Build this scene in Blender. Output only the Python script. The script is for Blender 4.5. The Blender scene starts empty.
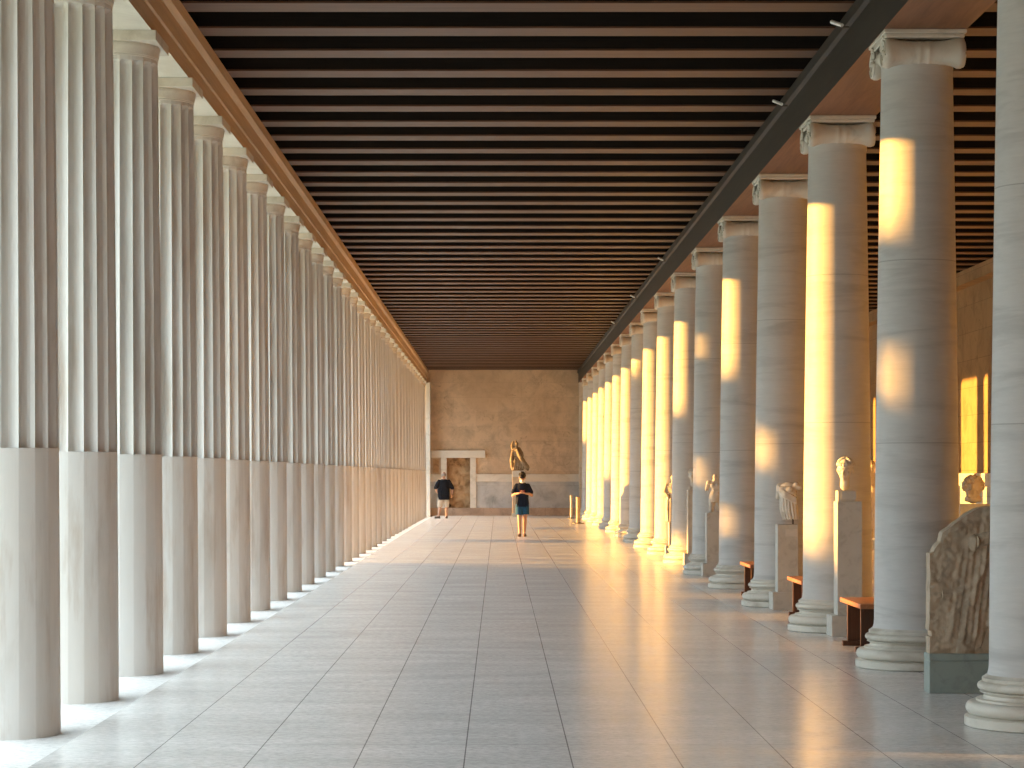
import bpy, bmesh, math, random
from mathutils import Vector, Matrix, noise as mnoise
PI = math.pi
C = bpy.context.scene.collection
random.seed(7)

# ------------------------------------------------------------------ helpers
class MB:
    """collects shapes and links them as ONE mesh object"""
    def __init__(s): s.v = []; s.f = []; s.sm = []; s.mi = []
    def add(s, v, f, smooth=False, mi=0):
        o = len(s.v); s.v += [tuple(p) for p in v]
        for q in f:
            s.f.append(tuple(i + o for i in q)); s.sm.append(smooth); s.mi.append(mi)
        return s
    def box(s, x0, x1, y0, y1, z0, z1, b=0.0, mi=0):
        if b <= 0:
            v = [(x, y, z) for z in (z0, z1) for y in (y0, y1) for x in (x0, x1)]
            f = [(0, 2, 3, 1), (4, 5, 7, 6), (0, 1, 5, 4), (2, 6, 7, 3), (0, 4, 6, 2), (1, 3, 7, 5)]
            return s.add(v, f, mi=mi)
        bm = bmesh.new(); bmesh.ops.create_cube(bm, size=1)
        for p in bm.verts:
            p.co = Vector(((x0 + x1) / 2 + p.co.x * (x1 - x0), (y0 + y1) / 2 + p.co.y * (y1 - y0), (z0 + z1) / 2 + p.co.z * (z1 - z0)))
        bmesh.ops.bevel(bm, geom=bm.edges[:], offset=b, segments=2, affect='EDGES', profile=.5)
        bm.verts.index_update()
        s.add([p.co[:] for p in bm.verts], [[q.index for q in fc.verts] for fc in bm.faces], mi=mi); bm.free(); return s
    def lathe(s, prof, n=48, smooth=True, axis='Z', c=(0, 0, 0), cap=True, mi=0):
        v = []; f = []
        for (r, h) in prof:
            for k in range(n):
                a = 2 * PI * k / n; p, q = r * math.cos(a), r * math.sin(a)
                w = (p, q, h) if axis == 'Z' else ((h, p, q) if axis == 'X' else (q, h, p))
                v.append((w[0] + c[0], w[1] + c[1], w[2] + c[2]))
        for i in range(len(prof) - 1):
            for k in range(n):
                f.append((i * n + k, i * n + (k + 1) % n, (i + 1) * n + (k + 1) % n, (i + 1) * n + k))
        s.add(v, f, smooth, mi)
        if cap:
            m = len(prof) - 1
            s.add(v[:n], [tuple(range(n))[::-1]], False, mi); s.add(v[m * n:], [tuple(range(n))], False, mi)
        return s
    def tube(s, pts, r, n=8, smooth=True, mi=0):
        pts = [Vector(p) for p in pts]; rs = r if isinstance(r, (list, tuple)) else [r] * len(pts)
        v = []; f = []; up = Vector((0, 0, 1))
        for i, p in enumerate(pts):
            d = (pts[min(i + 1, len(pts) - 1)] - pts[max(i - 1, 0)]).normalized()
            a = d.cross(up)
            if a.length < 1e-3: a = d.cross(Vector((0, 1, 0)))
            a.normalize(); b = d.cross(a)
            for k in range(n):
                t = 2 * PI * k / n; v.append(p + (a * math.cos(t) + b * math.sin(t)) * rs[i])
        for i in range(len(pts) - 1):
            for k in range(n): f.append((i * n + k, i * n + (k + 1) % n, (i + 1) * n + (k + 1) % n, (i + 1) * n + k))
        f.append(tuple(range(n))[::-1]); f.append(tuple(range((len(pts) - 1) * n, len(pts) * n)))
        return s.add(v, f, smooth, mi)
    # rounded solids used for bodies and carvings
    def ell(s, c, r, rot=None, n=16, m=10):
        R = rot or Matrix.Identity(3); v = []; f = []
        for j in range(m + 1):
            t = PI * j / m
            for k in range(n):
                a = 2 * PI * k / n
                v.append(Vector(c) + R @ Vector((r[0] * math.sin(t) * math.cos(a), r[1] * math.sin(t) * math.sin(a), r[2] * math.cos(t))))
        for j in range(m):
            for k in range(n): f.append((j * n + k, (j + 1) * n + k, (j + 1) * n + (k + 1) % n, j * n + (k + 1) % n))
        return s.add(v, f, True)
    def cap(s, p, q, r0, r1, n=14, flat=1.0):
        p, q = Vector(p), Vector(q); d = (q - p); L = d.length; d.normalize()
        R = d.to_track_quat('Z', 'Y').to_matrix(); v = []; f = []; rings = []
        for j in range(5): t = PI / 2 * j / 4; rings.append((r0 * math.sin(t) + 1e-4, -r0 * math.cos(t)))
        for j in range(5): t = PI / 2 * j / 4; rings.append((r1 * math.cos(t) + 1e-4, L + r1 * math.sin(t)))
        for (r, h) in rings:
            for k in range(n):
                a = 2 * PI * k / n; v.append(p + R @ Vector((r * math.cos(a), r * math.sin(a) * flat, h)))
        m = len(rings)
        for j in range(m - 1):
            for k in range(n): f.append((j * n + k, j * n + (k + 1) % n, (j + 1) * n + (k + 1) % n, (j + 1) * n + k))
        f.append(tuple(range(n))[::-1]); f.append(tuple(range((m - 1) * n, m * n)))
        return s.add(v, f, True)
    def chain(s, pts, rs, flat=1.0):
        for i in range(len(pts) - 1): s.cap(pts[i], pts[i + 1], rs[i], rs[i + 1], flat=flat)
        return s
    def loft(s, secs, n=28):
        v = []; f = []
        for (x, y, z, rx, ry) in secs:
            for k in range(n):
                a = 2 * PI * k / n; v.append((x + rx * math.cos(a), y + ry * math.sin(a), z))
        for i in range(len(secs) - 1):
            for k in range(n): f.append((i * n + k, i * n + (k + 1) % n, (i + 1) * n + (k + 1) % n, (i + 1) * n + k))
        f.append(tuple(range(n))[::-1]); f.append(tuple(range((len(secs) - 1) * n, len(secs) * n)))
        return s.add(v, f, True)
    def mesh(s, name):
        me = bpy.data.meshes.new(name); me.from_pydata(s.v, [], s.f)
        me.polygons.foreach_set('use_smooth', s.sm); me.polygons.foreach_set('material_index', s.mi); me.update()
        if any(s.sm): me.set_sharp_from_angle(angle=math.radians(38))
        return me
    def build(s, name, mat, parent=None, loc=None):
        o = bpy.data.objects.new(name, s.mesh(name)); C.objects.link(o)
        for m in (mat if isinstance(mat, (list, tuple)) else [mat]): o.data.materials.append(m)
        if parent: o.parent = parent
        if loc: o.location = loc
        return o
    def fused(s, name, mat, parent=None, loc=None, voxel=.012, smooth=3, rough=0.0, rs=9.0):
        """one continuous skin around all shapes"""
        t = bpy.data.objects.new('skin', s.mesh('skin')); C.objects.link(t)
        m = t.modifiers.new('r', 'REMESH'); m.mode = 'VOXEL'; m.voxel_size = voxel; m.use_smooth_shade = True
        if smooth:
            k = t.modifiers.new('s', 'SMOOTH'); k.factor = .5; k.iterations = smooth
        dg = bpy.context.evaluated_depsgraph_get(); dg.update()
        me = bpy.data.meshes.new_from_object(t.evaluated_get(dg)); me.name = name
        C.objects.unlink(t); bpy.data.objects.remove(t)
        if rough:
            for p in me.vertices:
                n = mnoise.noise(p.co * rs) + .5 * mnoise.noise(p.co * rs * 2.3)
                p.co = p.co + p.normal * n * rough
        me.polygons.foreach_set('use_smooth', [True] * len(me.polygons))
        me.materials.clear(); me.materials.append(mat)
        o = bpy.data.objects.new(name, me); C.objects.link(o)
        if parent: o.parent = parent
        if loc: o.location = loc
        return o

def tag(o, label=None, cat=None, group=None, kind=None):
    if label: o['label'] = label
    if cat: o['category'] = cat
    if group: o['group'] = group
    if kind: o['kind'] = kind
    return o
def thing(name, label, cat, loc=(0, 0, 0), rz=0, group=None, kind=None):
    o = bpy.data.objects.new(name, None); C.objects.link(o); o.empty_display_size = .2
    o.location = loc; o.rotation_euler = (0, 0, rz); return tag(o, label, cat, group, kind)
def dup(root, loc, rz=0, label=None, group=None):
    r = root.copy(); C.objects.link(r); r.location = loc; r.rotation_euler = (0, 0, rz)
    if label: r['label'] = label
    if group: r['group'] = group
    for ch in list(root.children):
        c = ch.copy(); C.objects.link(c); c.parent = r
        for g in list(ch.children):
            d = g.copy(); C.objects.link(d); d.parent = c
    return r
ORD = ['first', 'second', 'third', 'fourth', 'fifth', 'sixth', 'seventh', 'eighth', 'ninth', 'tenth', 'eleventh', 'twelfth',
       'thirteenth', 'fourteenth', 'fifteenth', 'sixteenth', 'seventeenth', 'eighteenth', 'nineteenth', 'twentieth']
ORD += ['twenty-' + k for k in ORD[:9]] + ['thirtieth'] + ['thirty-' + k for k in ORD[:9]]

# ------------------------------------------------------------------ materials
class NT:
    def __init__(s, name):
        s.m = bpy.data.materials.new(name); s.m.use_nodes = True; s.t = s.m.node_tree; s.b = s.t.nodes['Principled BSDF']
    def n(s, typ, **k):
        o = s.t.nodes.new(typ)
        for a, v in k.items():
            if a.startswith('i_'):
                key = a[2:]; o.inputs[int(key) if key.isdigit() else key.replace('_', ' ')].default_value = v
            else: setattr(o, a, v)
        return o
    def l(s, a, b): s.t.links.new(a, b)
    def coord(s, scale=(1, 1, 1), which='Object', rnd=False):
        tc = s.n('ShaderNodeTexCoord'); mp = s.n('ShaderNodeMapping'); mp.inputs['Scale'].default_value = scale
        if rnd:
            oi = s.n('ShaderNodeObjectInfo'); a = s.n('ShaderNodeVectorMath', operation='SCALE'); a.inputs[0].default_value = (31, 17, 23)
            s.l(oi.outputs['Random'], a.inputs['Scale']); s.l(a.outputs[0], mp.inputs['Location'])
        s.l(tc.outputs[which], mp.inputs['Vector']); return mp.outputs[0]
    def noise(s, vec, scale, detail=4, rough=.55, dist=0):
        o = s.n('ShaderNodeTexNoise'); o.inputs['Scale'].default_value = scale; o.inputs['Detail'].default_value = detail
        o.inputs['Roughness'].default_value = rough; o.inputs['Distortion'].default_value = dist; s.l(vec, o.inputs['Vector']); return o.outputs[0]
    def ramp(s, fac, stops):
        o = s.n('ShaderNodeValToRGB'); e = o.color_ramp.elements
        while len(e) < len(stops): e.new(.5)
        for i, (p, c) in enumerate(stops): e[i].position = p; e[i].color = (*c, 1) if len(c) == 3 else c
        s.l(fac, o.inputs[0]); return o.outputs[0]
    def mix(s, fac, a, b, mode='MIX'):
        o = s.n('ShaderNodeMix', data_type='RGBA', blend_type=mode)
        for k, v in ((0, fac), (6, a), (7, b)):
            if hasattr(v, 'is_output'): s.l(v, o.inputs[k])
            else: o.inputs[k].default_value = v if k == 0 else (*v, 1)
        return o.outputs[2]
    def math(s, op, a, b=None, c=None):
        o = s.n('ShaderNodeMath', operation=op)
        for i, v in enumerate((a, b, c)):
            if v is None: continue
            if hasattr(v, 'is_output'): s.l(v, o.inputs[i])
            else: o.inputs[i].default_value = v
        return o.outputs[0]
    def bump(s, h, strength=.2, dist=.01):
        o = s.n('ShaderNodeBump'); o.inputs['Strength'].default_value = strength; o.inputs['Distance'].default_value = dist
        s.l(h, o.inputs['Height']); s.l(o.outputs[0], s.b.inputs['Normal'])
    def fin(s, col, rough=.6, spec=.4):
        if hasattr(col, 'is_output'): s.l(col, s.b.inputs['Base Color'])
        else: s.b.inputs['Base Color'].default_value = (*col, 1)
        if hasattr(rough, 'is_output'): s.l(rough, s.b.inputs['Roughness'])
        else: s.b.inputs['Roughness'].default_value = rough
        s.b.inputs['Specular IOR Level'].default_value = spec
        return s.m
def plain(name, col, rough=.6, spec=.4, var=.12, sc=8.0, metal=0):
    t = NT(name); v = t.coord(rnd=True); f = t.noise(v, sc)
    c = t.ramp(f, [(.3, tuple(x * (1 - var) for x in col)), (.7, tuple(min(1, x * (1 + var)) for x in col))])
    t.b.inputs['Metallic'].default_value = metal
    return t.fin(c, rough, spec)

def marble(name, base, vein, stretch, joints=None, rough=.5, stain=None, grain=.25):
    t = NT(name); v = t.coord(stretch, rnd=True)
    f = t.noise(v, 1.0, 6, .62, .6)
    c = t.ramp(f, [(.30, vein), (.48, base), (.75, tuple(min(1, x * 1.06) for x in base))])
    f2 = t.noise(t.coord((1.2, 1.2, .5), rnd=True), 1.0, 3)
    c = t.mix(t.math('MULTIPLY', t.ramp(f2, [(.45, (0, 0, 0)), (.75, (1, 1, 1))]), .35), c, tuple(x * y for x, y in zip(base, (.93, .88, .80))))
    if stain:
        f3 = t.noise(t.coord((5, 5, .7), rnd=True), 1.0, 5, .65)
        c = t.mix(t.ramp(f3, [(.54, (0, 0, 0)), (.76, (.7, .7, .7))]), c, stain)
    g = t.noise(t.coord(tuple(x * 7 for x in stretch), rnd=True), 1.0, 4, .7)
    c = t.mix(t.math('MULTIPLY', g, grain), c, tuple(x * .62 for x in base))
    if joints:
        tc = t.n('ShaderNodeTexCoord'); sx = t.n('ShaderNodeSeparateXYZ'); t.l(tc.outputs['Object'], sx.inputs[0])
        oi = t.n('ShaderNodeObjectInfo')
        for (z, amp) in joints:
            zz = t.math('SUBTRACT', sx.outputs[2], t.math('MULTIPLY_ADD', oi.outputs['Random'], amp, z - amp / 2))
            line = t.math('LESS_THAN', t.math('ABSOLUTE', zz), .004)
            c = t.mix(t.math('MULTIPLY', line, .38), c, (.12, .11, .10))
    t.bump(t.math('ADD', f, t.math('MULTIPLY', g, .5)), .25, .006)
    return t.fin(c, rough, .35)

M = {}
M['left_marble'] = marble('left_marble', (.73, .71, .67), (.58, .55, .50), (2.2, 2.2, .35), rough=.62, stain=(.45, .34, .24), grain=.18)
M['right_marble'] = marble('right_marble', (.66, .65, .63), (.46, .455, .44), (.7, .7, 6.0), joints=[(1.95, .9), (3.55, .9)], rough=.5, grain=.55)
M['base_marble'] = marble('base_marble', (.72, .69, .61), (.50, .45, .37), (2, 2, 3), rough=.5, grain=.25)
M['cap_marble'] = marble('cap_marble', (.70, .66, .58), (.52, .47, .39), (3, 3, 3), rough=.6)
M['soffit'] = marble('soffit', (.74, .71, .64), (.58, .54, .47), (1, 1, 1), rough=.65)
M['pedestal'] = marble('pedestal', (.60, .585, .53), (.48, .46, .41), (9, 9, 9), rough=.6, grain=.15)
M['green_stone'] = marble('green_stone', (.30, .36, .33), (.24, .29, .27), (9, 9, 9), rough=.5, grain=.12)
M['statue'] = marble('statue', (.70, .62, .50), (.46, .38, .28), (6, 6, 4), rough=.65, stain=(.34, .25, .16))
M['white_statue'] = marble('white_statue', (.76, .71, .62), (.55, .48, .39), (6, 6, 4), rough=.6)
M['bronze_stone'] = marble('bronze_stone', (.33, .25, .16), (.15, .105, .06), (7, 7, 5), rough=.5, stain=(.12, .08, .04))
M['relief'] = marble('relief', (.56, .45, .33), (.26, .20, .14), (9, 9, 7), rough=.75, stain=(.17, .12, .08), grain=.5)
M['steel'] = plain('steel', (.12, .10, .08), .4, metal=.6)
M['plaque'] = plain('plaque', (.62, .60, .55), .5)

def wood(name, a, b, stretch, rough=.55, seams=None, spec=.35):
    t = NT(name); v = t.coord(stretch, rnd=True); f = t.noise(v, 1.0, 6, .65, .8)
    c = t.ramp(f, [(.32, a), (.68, b)])
    if seams:   # vertical joints of a long beam: period, phase along y
        tc = t.n('ShaderNodeTexCoord'); sx = t.n('ShaderNodeSeparateXYZ'); t.l(tc.outputs['Object'], sx.inputs[0])
        q = t.math('FRACT', t.math('DIVIDE', t.math('SUBTRACT', sx.outputs[1], seams[1]), seams[0]))
        c = t.mix(t.math('LESS_THAN', q, .004), c, (.01, .01, .01))
    t.bump(f, .25, .004); return t.fin(c, rough, spec)
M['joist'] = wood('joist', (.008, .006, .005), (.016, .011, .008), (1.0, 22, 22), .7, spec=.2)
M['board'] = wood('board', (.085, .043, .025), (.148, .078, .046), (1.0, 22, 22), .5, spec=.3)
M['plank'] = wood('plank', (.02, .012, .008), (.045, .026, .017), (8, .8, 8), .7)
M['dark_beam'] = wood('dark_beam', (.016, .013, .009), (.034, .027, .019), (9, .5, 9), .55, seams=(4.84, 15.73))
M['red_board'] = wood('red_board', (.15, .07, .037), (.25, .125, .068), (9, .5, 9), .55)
M['tan_beam'] = wood('tan_beam', (.46, .32, .185), (.62, .44, .27), (7, .35, 9), .6)
M['bench'] = wood('bench', (.30, .12, .05), (.44, .19, .085), (18, 1.2, 18), .35)
M['bench_leg'] = wood('bench_leg', (.055, .026, .015), (.10, .045, .025), (18, 18, 1.2), .45)
M['door_wood'] = wood('door_wood', (.16, .085, .04), (.27, .15, .075), (14, 14, 1), .5)

def floor_mat(styl=False):
    t = NT('stylobate_stone' if styl else 'floor_stone')
    tc = t.n('ShaderNodeTexCoord'); sx = t.n('ShaderNodeSeparateXYZ'); t.l(tc.outputs['Object'], sx.inputs[0])
    f = t.noise(t.coord((.9, 2.2, 1)), 1.0, 5, .6); g = t.noise(t.coord((16, 22, 1)), 1.0, 5, .8)
    base = (.74, .73, .70) if styl else (.84, .835, .81)
    c = t.ramp(f, [(.3, tuple(x * .90 for x in base)), (.7, tuple(x * 1.07 for x in base))])
    c = t.mix(t.ramp(g, [(.36, (.8, .8, .8)), (.58, (0, 0, 0))]), c, tuple(x * .58 for x in base))
    rough = t.math('MULTIPLY_ADD', f, .14, .16 if not styl else .40)
    if not styl:
        def line(co, period, phase, w):
            q = t.math('FRACT', t.math('ADD', t.math('DIVIDE', t.math('SUBTRACT', co, phase), period), 100.0))
            return t.math('GREATER_THAN', t.math('ABSOLUTE', t.math('SUBTRACT', q, .5)), .5 - w / period / 2)
        lx = line(sx.outputs[0], .638, -.205, .008); ly = line(sx.outputs[1], 1.80, 14.66, .012)
        idn = t.n('ShaderNodeTexWhiteNoise', noise_dimensions='2D'); cv = t.n('ShaderNodeCombineXYZ')
        t.l(t.math('FLOOR', t.math('DIVIDE', t.math('SUBTRACT', sx.outputs[0], -.205), .638)), cv.inputs[0])
        t.l(t.math('FLOOR', t.math('DIVIDE', t.math('SUBTRACT', sx.outputs[1], 14.66), 1.8)), cv.inputs[1])
        t.l(cv.outputs[0], idn.inputs[0])
        c = t.mix(t.math('MULTIPLY', idn.outputs[0], .14), c, tuple(x * .68 for x in base))
        c = t.mix(t.math('MULTIPLY', lx, .75), c, (.13, .125, .12)); c = t.mix(t.math('MULTIPLY', ly, .4), c, (.16, .155, .15))
    return t.fin(c, rough, .28)
M['floor'] = floor_mat(); M['styl'] = floor_mat(True)

def ashlar(name, a, b, bw, bh, axis='XZ', mortar=.35, stain=None):
    t = NT(name); tc = t.n('ShaderNodeTexCoord'); sx = t.n('ShaderNodeSeparateXYZ'); t.l(tc.outputs['Object'], sx.inputs[0])
    cv = t.n('ShaderNodeCombineXYZ'); t.l(sx.outputs[0 if axis == 'XZ' else 1], cv.inputs[0]); t.l(sx.outputs[2], cv.inputs[1])
    br = t.n('ShaderNodeTexBrick'); t.l(cv.outputs[0], br.inputs['Vector'])
    br.inputs['Scale'].default_value = 1; br.inputs['Brick Width'].default_value = bw; br.inputs['Row Height'].default_value = bh
    br.inputs['Mortar Size'].default_value = .008; br.inputs['Bias'].default_value = 0
    br.inputs['Color1'].default_value = (*a, 1); br.inputs['Color2'].default_value = (*b, 1)
    br.inputs['Mortar'].default_value = (*[x * (1 - mortar) for x in a], 1)
    f = t.noise(t.coord((1.6, 1.6, 1.6)), 1.0, 7, .7, .5)
    c = t.mix(t.ramp(f, [(.44, (0, 0, 0)), (.68, (.85, .85, .85))]), br.outputs[0], tuple(x * .55 for x in a))
    p = t.noise(t.coord((3.5, 3.5, 3.5)), 1.0, 4, .7, 1.2)
    c = t.mix(t.ramp(p, [(.60, (0, 0, 0)), (.72, (.7, .7, .7))]), c, tuple(x * .42 for x in a))
    if stain:
        g = t.noise(t.coord((.45, .45, .45)), 1.0, 4, .6)
        c = t.mix(t.ramp(g, [(.48, (0, 0, 0)), (.62, (.6, .6, .6))]), c, stain)
    h = t.noise(t.coord((14, 14, 14)), 1.0, 4, .7)
    c = t.mix(t.math('MULTIPLY', h, .3), c, tuple(x * .6 for x in a))
    t.bump(t.math('ADD', f, h), .5, .02); return t.fin(c, .85, .2)
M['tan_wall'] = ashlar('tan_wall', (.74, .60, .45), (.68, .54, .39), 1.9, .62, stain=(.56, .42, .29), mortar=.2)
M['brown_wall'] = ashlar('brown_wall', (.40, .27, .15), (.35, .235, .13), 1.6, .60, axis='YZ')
M['grey_dado'] = ashlar('grey_dado', (.56, .60, .63), (.48, .52, .55), 2.6, 1.25, stain=(.76, .76, .74))
M['white_band'] = marble('white_band', (.74, .72, .66), (.58, .55, .48), (1.5, 1.5, 3), rough=.6)
M['brown_step'] = ashlar('brown_step', (.60, .45, .34), (.50, .37, .28), 1.3, .4)
M['earth'] = plain('earth', (.24, .22, .15), .95, .1, .2, .4)
M['stone_out'] = plain('stone_out', (.60, .57, .50), .8, .2)
def mottle():
    t = NT('mottled_plaster'); v = t.coord((2.2, 2.2, 1.6)); f = t.noise(v, 1.2, 5, .6, 1.0)
    c = t.ramp(f, [(.22, (.05, .035, .025)), (.33, (.25, .15, .075)), (.50, (.48, .31, .17)), (.72, (.60, .43, .27))])
    g = t.noise(t.coord((1.1, 1.1, .8)), 1.6, 3, .5, .4)
    c = t.mix(t.ramp(g, [(.60, (0, 0, 0)), (.66, (1, 1, 1))]), c, (.07, .05, .04))
    t.bump(f, .6, .05); return t.fin(c, .85, .2)
M['mottle'] = mottle()
M['skin'] = plain('skin', (.52, .30, .20), .5, .4, .06)
M['navy'] = plain('navy', (.012, .018, .035), .85, .2, .2, 20)
M['black_cloth'] = plain('black_cloth', (.010, .012, .018), .85, .2, .2, 20)
M['teal'] = plain('teal', (.022, .095, .19), .8, .2, .2, 20)
M['beige'] = plain('beige', (.62, .55, .45), .8, .2, .1, 20)
M['hair'] = plain('hair', (.012, .010, .009), .5, .4, .2, 30)
M['grey_hair'] = plain('grey_hair', (.30, .26, .23), .6, .3, .2, 30)
M['mask'] = plain('mask', (.75, .76, .76), .7, .2, .03)
M['shoe'] = plain('shoe', (.10, .06, .04), .6, .3)
M['phone'] = plain('phone', (.25, .02, .03), .3, .5)
M['eye'] = plain('eye', (.03, .02, .02), .3, .5)
M['lip'] = plain('lip', (.42, .18, .14), .5, .4)
M['white_post'] = plain('white_post', (.72, .68, .60), .5)
M['tan_post'] = plain('tan_post', (.62, .47, .32), .5)
M['lamp_white'] = plain('lamp_white', (.80, .80, .80), .35)
M['leaf'] = plain('leaf', (.045, .075, .025), .7, .2, .3, 2)
M['bark'] = plain('bark', (.10, .07, .05), .9, .1)

# ------------------------------------------------------------------ layout (metres, camera at x=y=0, looking along +y)
YB, YE = -4.0, 97.5          # back and end walls
XL, XR = -3.370, 3.702        # column axes
L1, R1, S = 15.74, 15.73, 2.42
ZS = -.055                   # step at the foot of the left columns
ZSOF, ZJ = 5.57, 6.09        # soffit of the beams, underside of the joists
XW = 10.25                   # wall behind the right columns

def struct(name, mb, mat, parent=None):
    o = mb.build(name, mat, parent)
    if not parent: o['kind'] = 'structure'
    return o
struct('floor', MB().box(-2.736, XW + .3, YB, YE + .3, -.35, 0), M['floor'])
struct('floor_edge', MB().box(-4.25, -2.7361, YB, YE + .3, -.40, ZS), M['styl'])
st = MB(); st.box(-4.65, -4.25, YB, YE + .3, -.9, -.42); st.box(-5.05, -4.65, YB, YE + .3, -1.2, -.75)
struct('floor_steps', st, M['stone_out'])
struct('ground', MB().box(-260, -4.2, -160, 330, -1.5, -1.2), M['earth'])

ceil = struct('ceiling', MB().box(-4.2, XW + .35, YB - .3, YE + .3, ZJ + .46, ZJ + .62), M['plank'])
k0 = int((YB - 15.77) / 1.21) ; jme = None
y = 15.77 + k0 * 1.21
while y < YE - .2:
    if y > YB + .3:
        if jme is None:
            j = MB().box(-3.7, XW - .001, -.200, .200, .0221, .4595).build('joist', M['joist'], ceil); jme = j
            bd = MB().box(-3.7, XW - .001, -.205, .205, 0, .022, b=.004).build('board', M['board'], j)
        else:
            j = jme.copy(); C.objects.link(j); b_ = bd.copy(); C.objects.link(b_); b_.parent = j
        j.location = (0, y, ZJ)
    y += 1.21

# beams
def beam_profile(name, pts, mats, mat_of, label):
    n = len(pts); v = [(x, YB, z) for x, z in pts] + [(x, YE - .001, z) for x, z in pts]; mb = MB()
    for i in range(n):
        jn = (i + 1) % n; mb.add([v[i], v[jn], v[n + jn], v[n + i]], [(0, 1, 2, 3)], mi=mat_of[i])
    mb.add(v[:n], [tuple(range(n))[::-1]]); mb.add(v[n:], [tuple(range(n))])
    o = mb.build(name, mats); tag(o, label, 'beam', kind='thing'); return o
bl = beam_profile('architrave', [(-3.02, ZSOF), (-3.02, 5.74), (-3.00, 5.75), (-3.00, 5.93), (-2.95, 5.97), (-2.95, ZJ - .001), (-3.76, ZJ - .001), (-3.76, ZSOF)],
     [M['tan_beam'], M['soffit']], [0, 0, 0, 0, 0, 0, 1, 1], 'long tan beam carried by the fluted columns')
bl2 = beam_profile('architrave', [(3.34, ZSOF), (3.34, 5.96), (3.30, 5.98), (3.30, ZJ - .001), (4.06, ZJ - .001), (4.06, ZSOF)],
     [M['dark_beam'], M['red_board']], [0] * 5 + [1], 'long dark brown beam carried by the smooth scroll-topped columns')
struct('wall_left_upper', MB().box(-4.2, -3.77, YB, YE + .3, ZSOF + .02, ZJ + .46), M['soffit'])

# ------------------------------------------------------------------ left row: fluted columns
def make_doric():
    t = thing('fluted_column', '', 'column', kind='thing')
    zt, z1, r0, rt = 5.38, 1.88, .396, .345
    R = lambda z: r0 + (rt - r0) * (z - ZS) / (zt - ZS) + .006 * math.sin(PI * (z - ZS) / (zt - ZS))
    PH = math.radians(11)
    lo = MB(); v = []; f = []; nl = 100
    zs = [ZS, .6, 1.2, z1]
    for z in zs:
        for k in range(nl):
            a = 2 * PI * k / nl; u = (k % 5) / 5; g = math.cos(PI / 20) / math.cos((u - .5) * PI / 10)
            r = R(z) * (.45 + .55 * g); v.append((r * math.cos(a + PH), r * math.sin(a + PH), z))
    for i in range(3):
        for k in range(nl): f.append((i * nl + k, i * nl + (k + 1) % nl, (i + 1) * nl + (k + 1) % nl, (i + 1) * nl + k))
    lo.add(v, f, False); lo.add(v[3 * nl:], [tuple(range(nl))])
    lo.build('lower_shaft', M['left_marble'], t)
    up = MB(); nf = 8; N = 20 * nf
    rows = [(z1, 1), (2.6, 1), (3.5, 1), (4.4, 1), (5.27, 1)] + [(5.27 + .06 * math.sin(PI / 2 * q / 4), math.cos(PI / 2 * q / 4)) for q in range(1, 5)] + [(5.35, 0), (5.362, 0)]
    v = []; f = []
    for (z, d) in rows:
        for k in range(N):
            a = 2 * PI * k / N; u = (k % nf) / nf; r = R(z)
            ch = r * math.cos(PI / 20) / math.cos((u - .5) * PI / 10)
            # flutes end in round arcs at the neck
            w = math.sin(PI * u) ** .7 if u > 0 else 0
            dd = .062 * (w if d >= 1 else max(0, w - (1 - d)))
            v.append(((ch - dd * r / .37) * math.cos(a + PH), (ch - dd * r / .37) * math.sin(a + PH), z))
    for i in range(len(rows) - 1):
        for k in range(N): f.append((i * N + k, i * N + (k + 1) % N, (i + 1) * N + (k + 1) % N, (i + 1) * N + k))
    up.add(v, f, False); up.build('fluted_shaft', M['left_marble'], t)
    r = R(5.36)
    MB().lathe([(r - .006, 5.360), (r + .003, 5.366), (r + .006, 5.372), (r, 5.376), (r + .008, 5.382), (r + .010, 5.40), (r + .018, 5.44), (r + .024, 5.465), (r + .020, 5.480)], 64).build('echinus', M['cap_marble'], t)
    MB().box(-.39, .39, -.39, .39, 5.480, ZSOF, b=.004).build('abacus', M['cap_marble'], t)
    return t
dor = make_doric(); first = True
for k in range(-5, 34):
    y = L1 + S * k
    if k < 0: lb = 'fluted marble column of the left row standing beside and before the camera'
    elif k == 0: lb = 'fluted marble column standing at the left edge, first of its row'
    elif k == 33: lb = 'farthest fluted marble column of the left row, beside the end wall'
    else: lb = '%s fluted marble column of the left row, counted from the camera' % ORD[k]
    if first: dor.location = (XL, y, 0); dor['label'] = lb; dor['group'] = 'fluted columns of the left row'; first = False
    else: dup(dor, (XL, y, 0), label=lb)

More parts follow.
